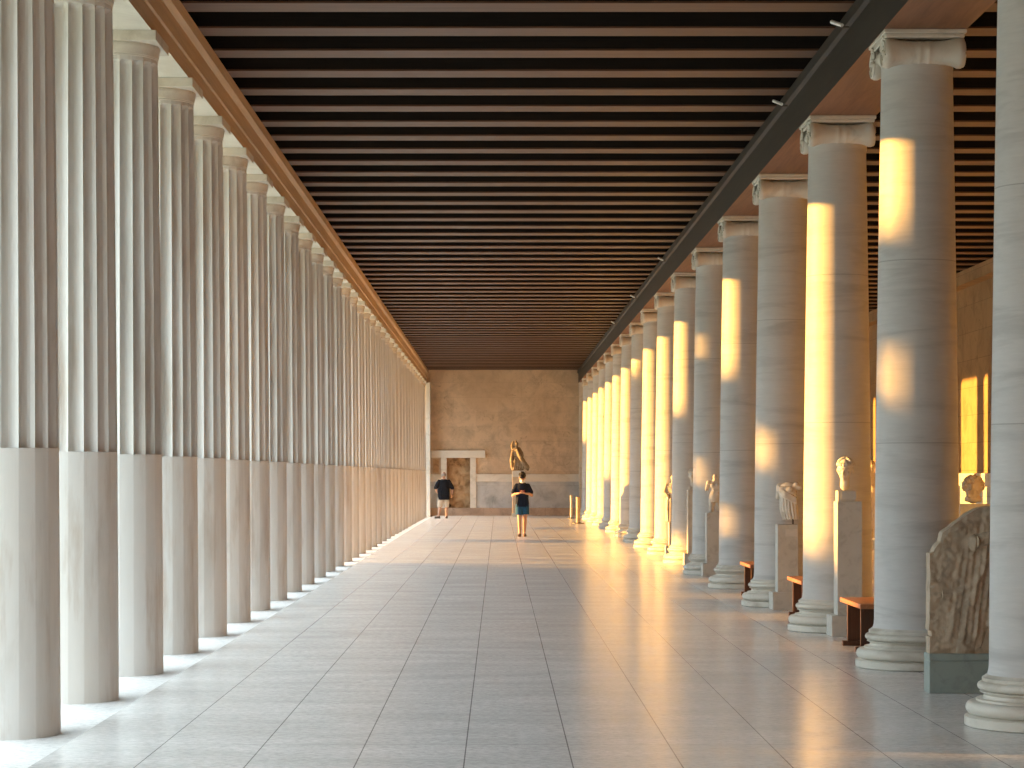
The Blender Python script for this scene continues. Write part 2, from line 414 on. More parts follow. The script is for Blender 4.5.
# ------------------------------------------------------------------ right row: smooth columns with scroll capitals
def make_ionic():
    t = thing('smooth_column', '', 'column', kind='thing')
    b = MB()
    pr = [(.525, 0), (.54, .008), (.54, .066), (.532, .070), (.500, .071)]
    def torus(rc, z0, z1, bulge):
        return [(rc + bulge * math.sin(PI * q / 8), z0 + (z1 - z0) * (1 - math.cos(PI * q / 8)) / 2) for q in range(9)]
    pr += torus(.490, .078, .170, .042) + [(.462, .172), (.462, .186), (.430, .188), (.414, .200), (.410, .212), (.416, .224), (.438, .230), (.438, .236), (.420, .238)] + torus(.424, .242, .300, .030) + [(.418, .303), (.422, .308), (.422, .328), (.410, .334), (.392, .350)]
    b.lathe(pr, 64).build('base', M['base_marble'], t)
    sh = [(.388, .350), (.379, .38), (.375, .43)]
    for q in range(1, 9):
        z = .43 + (5.22 - .43) * q / 8; sh.append((.375 - .062 * (q / 8) ** 1.3, z))
    sh += [(.313, 5.30), (.318, 5.322), (.326, 5.335)]
    MB().lathe(sh, 64).build('shaft', M['right_marble'], t)
    c = MB()
    c.lathe([(.318, 5.335), (.330, 5.34), (.345, 5.36), (.350, 5.385), (.342, 5.41), (.31, 5.425)], 48)
    c.box(-.27, .27, -.22, .22, 5.41, 5.50, b=.01)                       # cushion between the scrolls
    for s in (-1, 1):
        c.lathe([(.128, -.345), (.138, -.33), (.138, -.295), (.122, -.265), (.106, -.20), (.098, -.10), (.097, -.06), (.102, -.05), (.102, -.03), (.097, -.02), (.097, .02), (.102, .03), (.102, .05), (.097, .06), (.098, .10), (.106, .20), (.122, .265), (.138, .295), (.138, .33), (.128, .345)], 36, axis='X', c=(0, s * .30, 5.385))
    cp = c.build('capital', M['cap_marble'], t)
    a = MB().box(-.345, .345, -.41, .41, 5.50, 5.535, b=.01); a.box(-.36, .36, -.43, .43, 5.535, ZSOF, b=.008)
    a.build('abacus', M['cap_marble'], t)
    for s in (-1, 1):
        for sd in (-1, 1):
            pts = []; rr = []
            for q in range(46):
                th = q / 45 * 2.4 * 2 * PI; rad = .118 * (1 - q / 45) ** .85 + .022
                pts.append((sd * .346, s * .30 - s * math.sin(th) * rad, 5.385 + math.cos(th) * rad)); rr.append(.013 - .006 * q / 45)
            v = MB().tube(pts, rr, 7); v.ell((sd * .348, s * .30, 5.385), (.016, .026, .026), n=10, m=6)
            if s == 1: v.tube([(sd * .340, -.275, 5.495), (sd * .340, .275, 5.495)], .013, 7); v.tube([(sd * .320, -.2, 5.43), (sd * .320, .2, 5.43)], .010, 7)
            if s == 1:
                for e in range(-3, 4): v.ell((sd * .315, e * .05, 5.395), (.03, .026, .034), n=10, m=6)
            v.build('volute', M['cap_marble'], cp)
    return t
ion = make_ionic(); first = True
for k in range(-2, 17):
    y = R1 + 2 * S * k
    if k < 0: lb = 'smooth scroll-topped column of the right row standing beside the camera'
    elif k == 0: lb = 'smooth grey marble column cut by the right edge, first of its row'
    elif k == 16: lb = 'farthest smooth column of the right row, beside the end wall'
    else: lb = '%s smooth scroll-topped column of the right row, counted from the camera' % ORD[k]
    if first: ion.location = (XR, y, 0); ion['label'] = lb; ion['group'] = 'smooth columns of the right row'; first = False
    else: dup(ion, (XR, y, 0), label=lb)
def RY(n): return R1 + 2 * S * (n - 1)      # depth of the n-th right column

# ------------------------------------------------------------------ walls
# end wall, with a doorway filled by a mottled panel
DX0, DX1, DZ0, DZ1 = -2.185, -1.20, .32, 2.42
w = MB()
w.box(-4.25, DX0, YE, YE + .5, 1.74, 6.6); w.box(DX1, XW + .3, YE, YE + .5, 1.74, 6.6); w.box(DX0, DX1, YE, YE + .5, DZ1, 6.6)
wall_end = struct('wall_end', w, M['tan_wall'])
d = MB(); d.box(-4.25, DX0, YE - .03, YE + .5, .32, 1.42); d.box(DX1, XW + .3, YE - .03, YE + .5, .32, 1.42)
struct('dado', d, M['grey_dado'], wall_end)
d = MB(); d.box(-4.25, DX0, YE - .07, YE + .5, 1.42, 1.74, b=.01); d.box(DX1, XW + .3, YE - .07, YE + .5, 1.42, 1.74, b=.01)
struct('band', d, M['white_band'], wall_end)
struct('plinth_course', MB().box(-4.25, XW + .3, YE - .10, YE + .5, -.1, .32, b=.008), M['brown_step'], wall_end)
dr = MB(); nx, nz = 40, 80
v = []; f = []
for i in range(nz + 1):
    for j in range(nx + 1):
        x = DX0 + (DX1 - DX0) * j / nx; z = DZ0 + (DZ1 - DZ0) * i / nz
        h = mnoise.noise(Vector((x * 3, z * 3, 2))) * .05 + mnoise.noise(Vector((x * 8, z * 8, 5))) * .025
        v.append((x, YE + .25 + h, z))
for i in range(nz):
    for j in range(nx): f.append((i * (nx + 1) + j, i * (nx + 1) + j + 1, (i + 1) * (nx + 1) + j + 1, (i + 1) * (nx + 1) + j))
dr.add(v, f, True); dr.box(DX0, DX1, YE + .38, YE + .5, DZ0, DZ1)
door = struct('door_1', dr, M['mottle'])
struct('lintel', MB().box(-2.84, -.56, YE - .14, YE + .1, 2.42, 2.73, b=.012), M['white_band'], door)
struct('jamb', MB().box(DX0 - .25, DX0, YE - .10, YE + .2, .32, 2.42, b=.01), M['white_band'], door)
struct('jamb', MB().box(DX1, DX1 + .25, YE - .10, YE + .2, .32, 2.42, b=.01), M['white_band'], door)
struct('relief_panel', MB().box(-2.76, -2.52, YE - .04, YE + .02, 1.80, 2.36), M['mottle'], door)
for x0, x1 in ((-3.05, -2.86), ):
    struct('trim_1', MB().box(x0, x1, YE - .55, YE + .1, ZS, ZSOF, b=.01), M['white_band'])
struct('trim_2', MB().box(3.36, 4.04, YE - .5, YE + .1, 0, ZSOF, b=.01), M['white_band'])
# wall behind the right columns, doors in white frames
wr = MB(); doors = [(6.5 + 9.68 * i, 8.3 + 9.68 * i) for i in range(9)]
prev = YB
for (a, b) in doors:
    wr.box(XW, XW + .4, prev, a, 1.74, 6.6); wr.box(XW, XW + .4, a, b, 2.75, 6.6); prev = b
wr.box(XW, XW + .4, prev, YE + .3, 1.74, 6.6)
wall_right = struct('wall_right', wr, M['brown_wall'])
d = MB(); e = MB(); prev = YB
for (a, b) in doors + [(YE, YE)]:
    d.box(XW - .02, XW + .4, prev, a, 0, 1.46); e.box(XW - .06, XW + .4, prev, a, 1.46, 1.74, b=.01); prev = b
struct('dado', d, M['grey_dado'], wall_right); struct('band', e, M['white_band'], wall_right)
for i, (a, b) in enumerate(doors):
    dd = struct('door_%d' % (i + 2), MB().box(XW + .12, XW + .2, a, b, 0, 2.75), M['door_wood'])
    fr = MB(); fr.box(XW - .10, XW + .12, a - .24, a, 0, 2.75, b=.01); fr.box(XW - .10, XW + .12, b, b + .24, 0, 2.75, b=.01); fr.box(XW - .14, XW + .12, a - .34, b + .34, 2.75, 3.08, b=.01)
    struct('door_frame', fr, M['white_band'], dd)
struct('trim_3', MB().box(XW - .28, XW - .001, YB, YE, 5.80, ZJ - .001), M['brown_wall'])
struct('wall_back', MB().box(-4.25, XW + .3, YB - .5, YB, -.1, 6.6), M['tan_wall'])

# ------------------------------------------------------------------ benches
def make_bench():
    t = thing('wooden_bench', '', 'bench')
    # local origin: middle of the bench on the floor
    MB().box(-.19, .19, -.66, .66, .425, .47, b=.006).build('seat', M['bench'], t)
    for s in (-1, 1):
        l = MB().box(-.15, .15, s * .42 - .022, s * .42 + .022, .05, .425, b=.003); l.box(-.20, .20, s * .42 - .04, s * .42 + .04, 0, .05, b=.004)
        l.box(-.13, .13, s * .42 - .035, s * .42 + .035, .385, .425)
        l.build('leg', M['bench_leg'], t)
    MB().box(-.018, .018, -.50, .50, .19, .27, b=.003).build('stretcher', M['bench_leg'], t)
    for s in (-1, 1): MB().box(-.03, .03, s * .475 - .012, s * .475 + .012, .195, .25, b=.003).build('wedge', M['bench'], t)
    return t
bn = make_bench()
BX = 3.625
for i, (n, lb) in enumerate([(2, 'brown wooden bench behind the nearest fully visible smooth column, before the head pedestal'),
              (3, 'brown wooden bench behind the third smooth column, before the torso pedestal'),
              (4, 'brown wooden bench half hidden behind the fourth smooth column')]):
    loc = (BX + (.07 if n == 3 else 0), RY(n) + 2.17, 0)
    if i == 0: bn.location = loc; bn['label'] = lb; bn['group'] = 'benches between the right columns'
    else: dup(bn, loc, label=lb)

# ------------------------------------------------------------------ pedestals and sculptures
def pedestal(n, h, label, mat='pedestal', plaque=None, dx=0, x0=3.50, x1=3.93, sx0=3.57, sx1=3.83, bh=.22):
    x0 += dx; x1 += dx; sx0 += dx; sx1 += dx
    y0 = RY(n) - 1.0
    t = thing('stone_pedestal', label, 'pedestal', (x0, y0, 0), group='pedestals along the right columns')
    W = x1 - x0
    MB().box(0, W, 0, .40, 0, bh, b=.004).build('base', M[mat], t)
    MB().box(sx0 - x0, sx1 - x0, .07, .35, bh, h, b=.004).build('shaft', M[mat], t)
    if plaque:
        a, b, c, e = plaque
        MB().box(a - x0, b - x0, .062, .0699, c, e, b=.002).build('plaque', M['plaque'], t)
    return (t, y0 + .21)
def head_blob(s, face_dir=0.0, tilt=0.0):
    """carved head about s metres tall, origin at the cut of the neck, facing -y"""
    m = MB(); k = s / .30
    P = lambda x, y, z: (x * k, y * k, z * k)
    E = lambda c, r: m.ell(P(*c), [q * k for q in r])
    E((0, .012, .205), (.082, .100, .092)); E((0, -.030, .135), (.060, .066, .075)); E((0, -.058, .092), (.030, .030, .026))
    m.cap(P(0, .01, .0), P(0, .005, .10), .052 * k, .050 * k)
    m.cap(P(0, -.088, .180), P(0, -.112, .142), .010 * k, .016 * k)
    for sx in (-1, 1):
        m.cap(P(sx * .012, -.090, .188), P(sx * .055, -.072, .186), .011 * k, .008 * k)
        E((sx * .034, -.080, .168), (.015, .010, .009)); E((sx * .040, -.066, .140), (.024, .022, .022)); E((sx * .083, .01, .165), (.012, .022, .032))
    m.cap(P(-.018, -.092, .118), P(.018, -.092, .118), .007 * k, .007 * k); m.cap(P(-.014, -.090, .108), P(.014, -.090, .108), .007 * k, .007 * k)
    rnd = random.Random(3)
    for r in range(5):
        for q in range(11):
            a = -PI * .15 + (PI * 1.3) * q / 10; el = .15 + r * .30
            rad = .088
            c = (rad * math.cos(a) * math.cos(el) * .98, .016 + rad * 1.1 * math.sin(a) * math.cos(el), .215 + rad * math.sin(el) * .98)
            E(c, (.020, .020, .016))
    for q in range(9):
        a = PI + PI * q / 8; E((.078 * math.cos(a), .0 + .088 * math.sin(a), .238), (.018, .017, .020))
    return m
def torso_blob(s, twist=.0, arms=True):
    """headless draped torso about s metres tall, base at z=0, front toward -y"""
    m = MB(); k = s / .5
    sec = [(.02, 0, .02, .085, .07), (.01, 0, .10, .115, .085), (0, 0, .20, .115, .085), (0, 0, .28, .100, .075), (0, -.005, .36, .120, .085), (0, 0, .42, .125, .078), (0, .005, .46, .085, .06), (.01, .005, .475, .05, .045)]
    m.loft([(a * k, b * k, c * k, d * k, e * k) for a, b, c, d, e in sec])
    for sx in (-1, 1):
        m.ell((sx * .115 * k, 0, .425 * k), (.045 * k, .045 * k, .05 * k))
        if arms: m.cap((sx * .125 * k, 0, .41 * k), (sx * (.150 if sx < 0 else .155) * k, .01 * k, (.30 if sx < 0 else .40) * k), .038 * k, .030 * k)
        m.ell((sx * .055 * k, -.075 * k, .385 * k), (.045 * k, .03 * k, .042 * k))
    for i in range(9):     # hanging folds
        a = -PI * .95 + PI * .9 * i / 8
        x, y = .118 * math.cos(a), .088 * math.sin(a); b = .3 * math.sin(i * 2.1)
        m.chain([((x * .9 + .02) * k, y * .95 * k, .01 * k), ((x + .012 * b) * k, y * k, .15 * k), ((x * .86 - .02 * b) * k, y * .92 * k, .30 * k), ((x * .65 - .03) * k, y * .98 * k, .42 * k)], [.013 * k, .015 * k, .011 * k, .008 * k])
    for i in range(4):     # a sash across the chest
        m.chain([(-.12 * k, -.04 * k, (.44 - .02 * i) * k), (0, -.105 * k, (.36 - .025 * i) * k), (.125 * k, -.04 * k, (.27 - .02 * i) * k)], [.012 * k] * 3)
    return m
# head on the tall pedestal by the third column
p, yc = pedestal(3, 1.42, 'tall pale stone pedestal carrying the marble head, beside the third smooth column')
hd = thing('marble_portrait', 'ancient marble head with wavy hair on a small block, before the third smooth column', 'sculpture', (3.665, yc, 1.42))
MB().box(-.085, .09, -.11, .09, 0, .115, b=.003).build('block', M['pedestal'], hd)
MB().box(-.055, .105, -.118, -.1105, .025, .105, b=.002).build('plaque', M['plaque'], hd)
MB().tube([(0, 0, .115), (0, 0, .19)], .010, 10).build('stem', M['steel'], hd)
h = head_blob(.295); o = h.fused('head', M['white_statue'], hd, (0, 0, .165), voxel=.006, smooth=2); o.rotation_euler = (.10, .06, -.35)
# torso on the pedestal by the fourth column
p, yc = pedestal(4, 1.075, 'pale stone pedestal with a label plate carrying the draped torso', plaque=(3.62, 3.77, .925, 1.02), dx=-.05)
ts = thing('marble_torso', 'headless draped marble torso on a short rod, before the fourth smooth column', 'sculpture', (3.69, yc, 1.075))
MB().tube([(.04, 0, 0), (.04, 0, .10)], .012, 10).build('stem', M['steel'], ts)
o = torso_blob(.50).fused('torso', M['white_statue'], ts, (0, 0, .055), voxel=.007, smooth=1, rough=.003); o.rotation_euler = (0, -.06, -.55)
# small torso by the sixth column
p, yc = pedestal(6, 1.06, 'grey stone pedestal carrying the small nude torso, between fifth and sixth smooth columns', plaque=(3.66, 3.75, .92, 1.0), dx=-.08)
ts = thing('marble_statuette', 'small marble torso with bare limbs cut off, before the sixth smooth column', 'sculpture', (3.64, yc, 1.085))
m = MB()
m.loft([(0, 0, .16, .09, .07), (0, 0, .24, .10, .075), (.01, 0, .33, .085, .06), (.015, 0, .42, .105, .07), (.015, 0, .49, .10, .055), (.01, 0, .53, .045, .04)])
m.cap((.01, 0, .52), (.0, 0, .59), .04, .038); m.cap((-.05, 0, .17), (-.06, -.02, .03), .055, .045); m.cap((.05, 0, .17), (.06, .02, .05), .055, .045)
for sx in (-1, 1): m.ell((sx * .105, 0, .48), (.042, .042, .045)); m.cap((sx * .115, 0, .47), (sx * .14, 0, .37), .035, .03); m.ell((sx * .04, -.06, .44), (.045, .02, .035))
for z in (.30, .35): m.ell((-.02, -.055, z), (.03, .015, .02)); m.ell((.04, -.055, z), (.03, .015, .02))
m.fused('torso', M['white_statue'], ts, (0, 0, 0), voxel=.009, smooth=3)
# seventh column: head
p, yc = pedestal(7, 1.42, 'tall grey stone pedestal carrying a small head, before the seventh smooth column')
hd = thing('marble_portrait', 'weathered marble head half hidden before the seventh smooth column', 'sculpture', (3.68, yc, 1.42))
MB().box(-.08, .08, -.08, .08, 0, .06, b=.003).build('block', M['pedestal'], hd)
o = head_blob(.31).fused('head', M['white_statue'], hd, (0, 0, .095), voxel=.009, smooth=2); o.rotation_euler = (0, 0, -.4)
# eighth column: draped standing figure
def draped_figure(s, lean=0.0):
    m = MB(); k = s
    m.loft([(0, 0, .0, .16, .13), (0, 0, .10, .155, .125), (.0, 0, .30, .145, .115), (.01, 0, .48, .15, .11), (.015, 0, .60, .12, .09), (.015, 0, .72, .145, .10), (.01, 0, .80, .13, .08), (.01, 0, .84, .06, .05)])
    for i in range(16):
        a = 2 * PI * i / 16; x, y = math.cos(a), math.sin(a); j = .02 * math.sin(i * 1.7)
        m.chain([(x * .155, y * .125, .01), (x * .15 + j, y * .118, .25), (x * .145 + j, y * .108, .48), (x * .105 + .015, y * .085, .62)], [.020, .020, .015, .010])
    for i in range(5): m.chain([(-.13, -.03, .78 - .03 * i), (.02, -.115, .66 - .03 * i), (.15, -.05, .54 - .035 * i)], [.018] * 3)
    m.cap((.01, 0, .82), (.01, -.005, .90), .045, .042); m.ell((.01, -.01, .945), (.052, .062, .068)); m.ell((.01, .02, .965), (.062, .062, .055))
    m.cap((.01, -.07, .955), (.01, -.078, .935), .008, .010)
    m.chain([(-.14, 0, .79), (-.19, -.02, .64), (-.12, -.11, .56)], [.045, .038, .03]); m.chain([(.15, 0, .79), (.21, 0, .64), (.20, -.06, .50)], [.045, .038, .03])
    q = MB(); q.v = [(x * k + lean * z * k, y * k, z * k) for x, y, z in m.v]; q.f = m.f; q.sm = m.sm; q.mi = m.mi
    return q
p, yc = pedestal(8, .70, 'low stone pedestal under the ochre draped figure before the eighth smooth column')
sg = draped_figure(.96).fused('draped_statue', M['statue'], None, (3.66, yc, .722), voxel=.011, smooth=1, rough=.003)
tag(sg, 'ochre standing statue in a folded robe before the eighth smooth column', 'sculpture')
pedestal(10, 1.10, 'brown shaded stone pedestal before the tenth smooth column')
pedestal(11, 1.12, 'brown shaded stone pedestal before the eleventh smooth column')
pedestal(12, 1.54, 'tall brown shaded stone pedestal before the twelfth smooth column')
pedestal(14, .92, 'brown shaded stone pedestal before the fourteenth smooth column')

# relief slab beside the first right column
sx0, sy0 = 3.352, 18.08
rb = thing('relief_slab', 'broken brown marble relief slab of a robed figure on a green-grey base', 'relief', (sx0, sy0, 0))
bb = MB(); bb.box(0, .95, 0, .24, 0, .245, b=.004); bb.box(.006, .944, .006, .234, .245, .255); bb.box(0, .95, 0, .24, .255, .307, b=.006)
bb.build('base', M['green_stone'], rb)
TOP = [(0, 1.088), (.03, 1.10), (.05, 1.145), (.085, 1.180), (.10, 1.245), (.115, 1.262), (.16, 1.29), (.20, 1.325), (.234, 1.345), (.30, 1.40), (.374, 1.438), (.42, 1.45), (.49, 1.458), (.56, 1.40), (.70, 1.42), (.93, 1.36)]
def interp(T, x):
    for (a, b), (c, d) in zip(T, T[1:]):
        if x <= c: return b + (d - b) * (x - a) / (c - a)
    return T[-1][1]
nx, nz = 130, 170; v = []; f = []; W = .93
def relief_h(x, z):
    h = .014 * mnoise.noise(Vector((x * 9, z * 9, 1))) + .010 * mnoise.noise(Vector((x * 26, z * 26, 4)))
    # robe: folds falling from upper right to the foot
    cx = .33 + .16 * (z - .31) / .9 ; wd = .17 + .10 * (1 - abs(z - .75) / .8)
    u = (x - cx) / wd
    if abs(u) < 1:
        env = (1 - u * u) ** .6 * min(1, max(0, (z - .36) / .10)) * min(1, max(0, (1.36 - z) / .1))
        h += env * (.013 + .008 * math.sin(x * 62 - z * 9 + 2.2 * math.sin(z * 4)) + .006 * math.sin(x * 130 - z * 16))
    # swinging edge of a cloak, an arc at left
    d = math.hypot(x - .12, z - 1.10); a = abs(d - .33)
    if a < .035 and x > .10 and z < 1.05: h += .020 * (1 - a / .035)
    # leg
    cl = .28 + .13 * (z - .35); d = abs(x - cl)
    if d < .07 and z < .95: h += .018 * math.sqrt(1 - (d / .07) ** 2) * min(1, max(0, (.95 - z) / .15))
    # raised arm across the upper right
    za = 1.18 + .10 * math.sin((x - .35) * 3); d = abs(z - za)
    if d < .05 and x > .36: h += .040 * math.sqrt(1 - (d / .05) ** 2)
    # lost chip in the fold of the robe and knob of the clasp
    d = math.hypot(x - .345, (z - 1.17) * .7)
    if d < .045: h += .045 * math.sqrt(1 - (d / .045) ** 2)
    d = math.hypot(x - .58, (z - 1.30)); h -= .05 * max(0, 1 - d / .16)
    if x > .40 and z < .52 and (x - .40) > (z - .36) * .3 and z > .33: h = .004 * mnoise.noise(Vector((x * 30, z * 30, 9))) - .004   # broken patch low right
    return h
for i in range(nz + 1):
    for j in range(nx + 1):
        x = W * j / nx; t = interp(TOP, x) - .307
        z = .307 + t * i / nz
        x2 = x + (.016 * mnoise.noise(Vector((0, z * 7, 3))) + (.018 if .44 < z < .49 else 0)) * max(0, 1 - j / 12)
        v.append((x2 + .012, .05 - relief_h(x, z), z))
n1 = len(v)
for i in range(nz + 1):
    for j in range(nx + 1):
        p = v[i * (nx + 1) + j]; v.append((p[0], .215, p[2]))
q = nx + 1
for i in range(nz):
    for j in range(nx):
        f.append((i * q + j, i * q + j + 1, (i + 1) * q + j + 1, (i + 1) * q + j)); f.append(tuple(n1 + a for a in (i * q + j, (i + 1) * q + j, (i + 1) * q + j + 1, i * q + j + 1)))
for i in range(nz):
    for j in (0, nx):
        a = (i * q + j, (i + 1) * q + j, n1 + (i + 1) * q + j, n1 + i * q + j); f.append(a if j == 0 else a[::-1])
for j in range(nx):
    f.append((nz * q + j, nz * q + j + 1, n1 + nz * q + j + 1, n1 + nz * q + j)); f.append((j, n1 + j, n1 + j + 1, j + 1))
MB().add(v, f, True).build('slab', M['relief'], rb)

# sculptures near the right wall
t = thing('stone_pedestal', 'stone pedestal in the sunlit right aisle under the ochre bearded bust', 'pedestal', (8.86, 43.4, 0), group='pedestals by the right wall')
MB().box(-.34, .34, -.25, .25, 0, .25, b=.005).build('base', M['pedestal'], t); MB().box(-.28, .28, -.2, .2, .25, 1.16, b=.005).build('shaft', M['pedestal'], t)
m = MB()
m.loft([(0, 0, 0, .15, .14), (0, 0, .05, .16, .15), (0, 0, .12, .12, .12)]); m.cap((0, 0, .08), (0, -.01, .18), .12, .12)
m.ell((0, -.01, .28), (.175, .19, .19)); m.cap((-.06, -.19, .31), (-.07, -.215, .25), .02, .03); m.ell((-.05, -.10, .16), (.11, .10, .09))
for sx in (-1, 1): m.cap((-.055 + sx * .02, -.185, .325), (-.05 + sx * .10, -.15, .325), .018, .014)
for a in range(60):
    th = a * 2.399; zz = 1 - 1.35 * (a + .5) / 60; rr = math.sqrt(max(0, 1 - zz * zz)); c = (.185 * rr * math.cos(th), -.01 + .20 * rr * math.sin(th), .29 + .19 * zz)
    if c[1] < -.13 and c[2] < .38: continue
    m.ell(c, (.036, .036, .034))
for a in range(11): m.cap((-.13 + .018 * a, -.17, .20), (-.12 + .016 * a, -.15, .10), .020, .012)
bu = m.fused('bearded_bust', M['statue'], None, (8.86, 43.4, 1.203), voxel=.011, smooth=1); tag(bu, 'ochre bearded bust glowing in sunlight between first and second smooth columns', 'sculpture')
t = thing('stone_pedestal', 'stone pedestal in the right aisle seen between second and third smooth columns', 'pedestal', (8.5, 53.1, 0), group='pedestals by the right wall')
MB().box(-.34, .34, -.25, .25, 0, .14, b=.005).build('base', M['pedestal'], t); MB().box(-.28, .28, -.2, .2, .14, .22, b=.005).build('shaft', M['pedestal'], t)
sg = draped_figure(1.75).fused('draped_statue', M['statue'], None, (8.5, 53.1, .262), voxel=.02, smooth=1, rough=.004); tag(sg, 'tall robed statue in the right aisle seen between second and third smooth columns', 'sculpture')

# statue before the end wall
t = thing('stone_pedestal', 'narrow stone pedestal behind the walking person, before the end wall', 'pedestal', (.80, 95.6, 0))
MB().box(-.27, .27, -.25, .25, 0, .14, b=.006).build('base', M['pedestal'], t); MB().box(-.235, .235, -.21, .21, .14, 1.62, b=.006).build('shaft', M['tan_post'], t); MB().box(-.25, .25, -.22, .22, 1.62, 1.87, b=.006).build('block', M['white_band'], t)
m = MB()
m.loft([(.02, 0, .02, .20, .16), (.02, 0, .15, .22, .17), (.0, 0, .32, .20, .15), (-.03, 0, .50, .17, .13), (-.06, 0, .64, .15, .12), (-.09, -.01, .78, .18, .13), (-.11, 0, .90, .17, .10), (-.12, 0, .98, .10, .07)])
m.cap((-.12, 0, .95), (-.10, -.01, 1.06), .06, .055); m.ell((-.09, -.01, 1.10), (.075, .085, .095))
m.chain([(-.25, 0, .92), (-.27, .0, 1.05), (-.22, .02, 1.20)], [.065, .055, .035]); m.chain([(.02, 0, .92), (.08, -.02, .80), (.12, -.08, .66)], [.06, .055, .045])
m.chain([(-.06, -.12, .84), (.06, -.17, .60), (.20, -.18, .36), (.34, -.12, .14), (.36, -.05, .07)], [.07, .09, .10, .10, .07])
m.chain([(-.24, -.05, .80), (-.29, -.08, .52), (-.28, -.06, .24), (-.24, -.05, .08)], [.06, .075, .085, .07])
m.chain([(.02, 0, .88), (.14, .0, .74), (.17, -.05, .58)], [.05, .045, .035])
m.chain([(.16, .04, .40), (.26, .06, .25), (.33, .05, .07)], [.06, .07, .06])
m.chain([(-.10, .05, 1.10), (-.12, .06, 1.24)], [.05, .03])
for i in range(7): m.chain([(-.16 + .05 * i, -.13, .58), (-.17 + .065 * i, -.19, .32), (-.20 + .08 * i, -.19, .05)], [.022, .028, .028])
sg = m.fused('winged_figure', M['bronze_stone'], None, (.82, 95.6, 1.87), voxel=.016, smooth=1, rough=.022, rs=6.0); sg.name = 'running_statue'
tag(sg, 'ochre statue of a moving robed figure high on the end wall pedestal', 'sculpture')

# ------------------------------------------------------------------ barrier posts, spot lamps
def post(name, x, y, r, h, mat, label):
    t = thing(name, label, 'post', (x, y, 0), group='barrier posts near the end wall')
    MB().lathe([(r * 3.0, 0), (r * 3.0, .018), (r * 2.4, .03), (r * 1.1, .04)], 28).build('base', M['steel'], t)
    MB().lathe([(r, .04), (r, h - .05), (r * 1.12, h - .045), (r * 1.12, h - .01), (r * .9, h)], 20).build('pole', M[mat], t)
post('barrier_post', 2.84, 91.0, .046, .90, 'white_post', 'thin white barrier post, the one closer to the end wall')
post('barrier_post', 2.78, 81.4, .072, .93, 'tan_post', 'thick tan barrier post beside the far smooth columns')
def spot(i, y, lb):
    t = thing('spot_lamp', lb, 'lamp', (3.30, y, 5.92), group='spot lamps on the dark beam')
    MB().tube([(0, 0, 0), (-.06, 0, .0), (-.10, 0, .03)], .012, 8).build('arm', M['steel'], t)
    MB().tube([(-.15, .09, .07), (-.07, -.05, .01)], .018, 12).build('lamp_head', M['lamp_white'], t)
for i, (y, lb) in enumerate([(21.9, 'small spot lamp on the dark beam nearest the camera'), (26.55, 'small white spot lamp on the dark beam above the third smooth column'),
      (45.8, 'small spot lamp on the dark beam above the seventh smooth column'), (55.4, 'small spot lamp on the dark beam above the ninth smooth column'), (64.9, 'small spot lamp on the dark beam above the eleventh smooth column')]): spot(i, y, lb)

# ------------------------------------------------------------------ people
def hand(m, wrist, tip_dir, palm_n, side, curl=.6, s=1.0):
    """palm, four bent fingers of different length and a thumb; side=+1 puts the thumb along cross(tip, normal)"""
    d = Vector(tip_dir).normalized(); n = Vector(palm_n).normalized(); x = d.cross(n).normalized() * side; w = Vector(wrist)
    for q in (-.026, -.009, .009, .026): m.cap(w + x * q * .7 * s, w + d * .085 * s + x * q * s, .013 * s, .011 * s, n=10)
    for q, L in ((.029, .072), (.010, .082), (-.010, .076), (-.029, .060)):
        a = w + d * .088 * s + x * q * s; p1 = a + (d * math.cos(curl * .5) + n * math.sin(curl * .5)) * L * .45 * s
        p2 = p1 + (d * math.cos(curl * 1.3) + n * math.sin(curl * 1.3)) * L * .32 * s; p3 = p2 + (d * math.cos(curl * 2) + n * math.sin(curl * 2)) * L * .25 * s
        m.chain([a, p1, p2, p3], [.0092 * s, .0085 * s, .008 * s, .007 * s])
    a = w + d * .025 * s + x * .030 * s; b = a + (d * .6 + x * .7 + n * .35).normalized() * .042 * s; c = b + (d * .9 + x * .2 + n * .5).normalized() * .032 * s
    m.chain([a, b, c], [.012 * s, .0105 * s, .009 * s])
def foot(m, ankle, dirx, s=1.0, lift=0.0):
    a = Vector(ankle); d = Vector(dirx).normalized(); z = Vector((0, 0, 1)); side = d.cross(z)
    heel = a - d * .045 - z * (a.z - .035 - lift) ; ball = a + d * .13 - z * (a.z - .030)
    m.cap(a, heel, .038, .034); m.cap(heel, ball, .034, .036); m.cap(a, ball, .036, .030)
    for q in range(-2, 3): m.cap(ball + side * q * .017, ball + d * (.055 - .006 * abs(q + 1)) + side * q * .018 - z * .012, .014, .011, n=8)
    return heel, ball, d, side
def face(m, hc, R):
    """features on a head centred at hc; R turns local axes (face toward -y)"""
    P = lambda x, y, z: Vector(hc) + R @ Vector((x, y, z))
    m.ell(P(0, .012, .02), (.076, .093, .098), R); m.ell(P(0, -.022, -.05), (.056, .062, .068), R); m.ell(P(0, -.055, -.095), (.026, .026, .022), R)
    m.cap(P(0, -.082, .0), P(0, -.103, -.036), .009, .014)
    for s in (-1, 1):
        m.cap(P(s * .014, -.082, .018), P(s * .048, -.070, .016), .009, .006); m.ell(P(s * .032, -.074, -.002), (.014, .010, .009), R); m.ell(P(s * .078, .01, -.01), (.010, .020, .030), R)
    m.cap(P(-.018, -.078, -.062), P(.018, -.078, -.062), .007, .007)

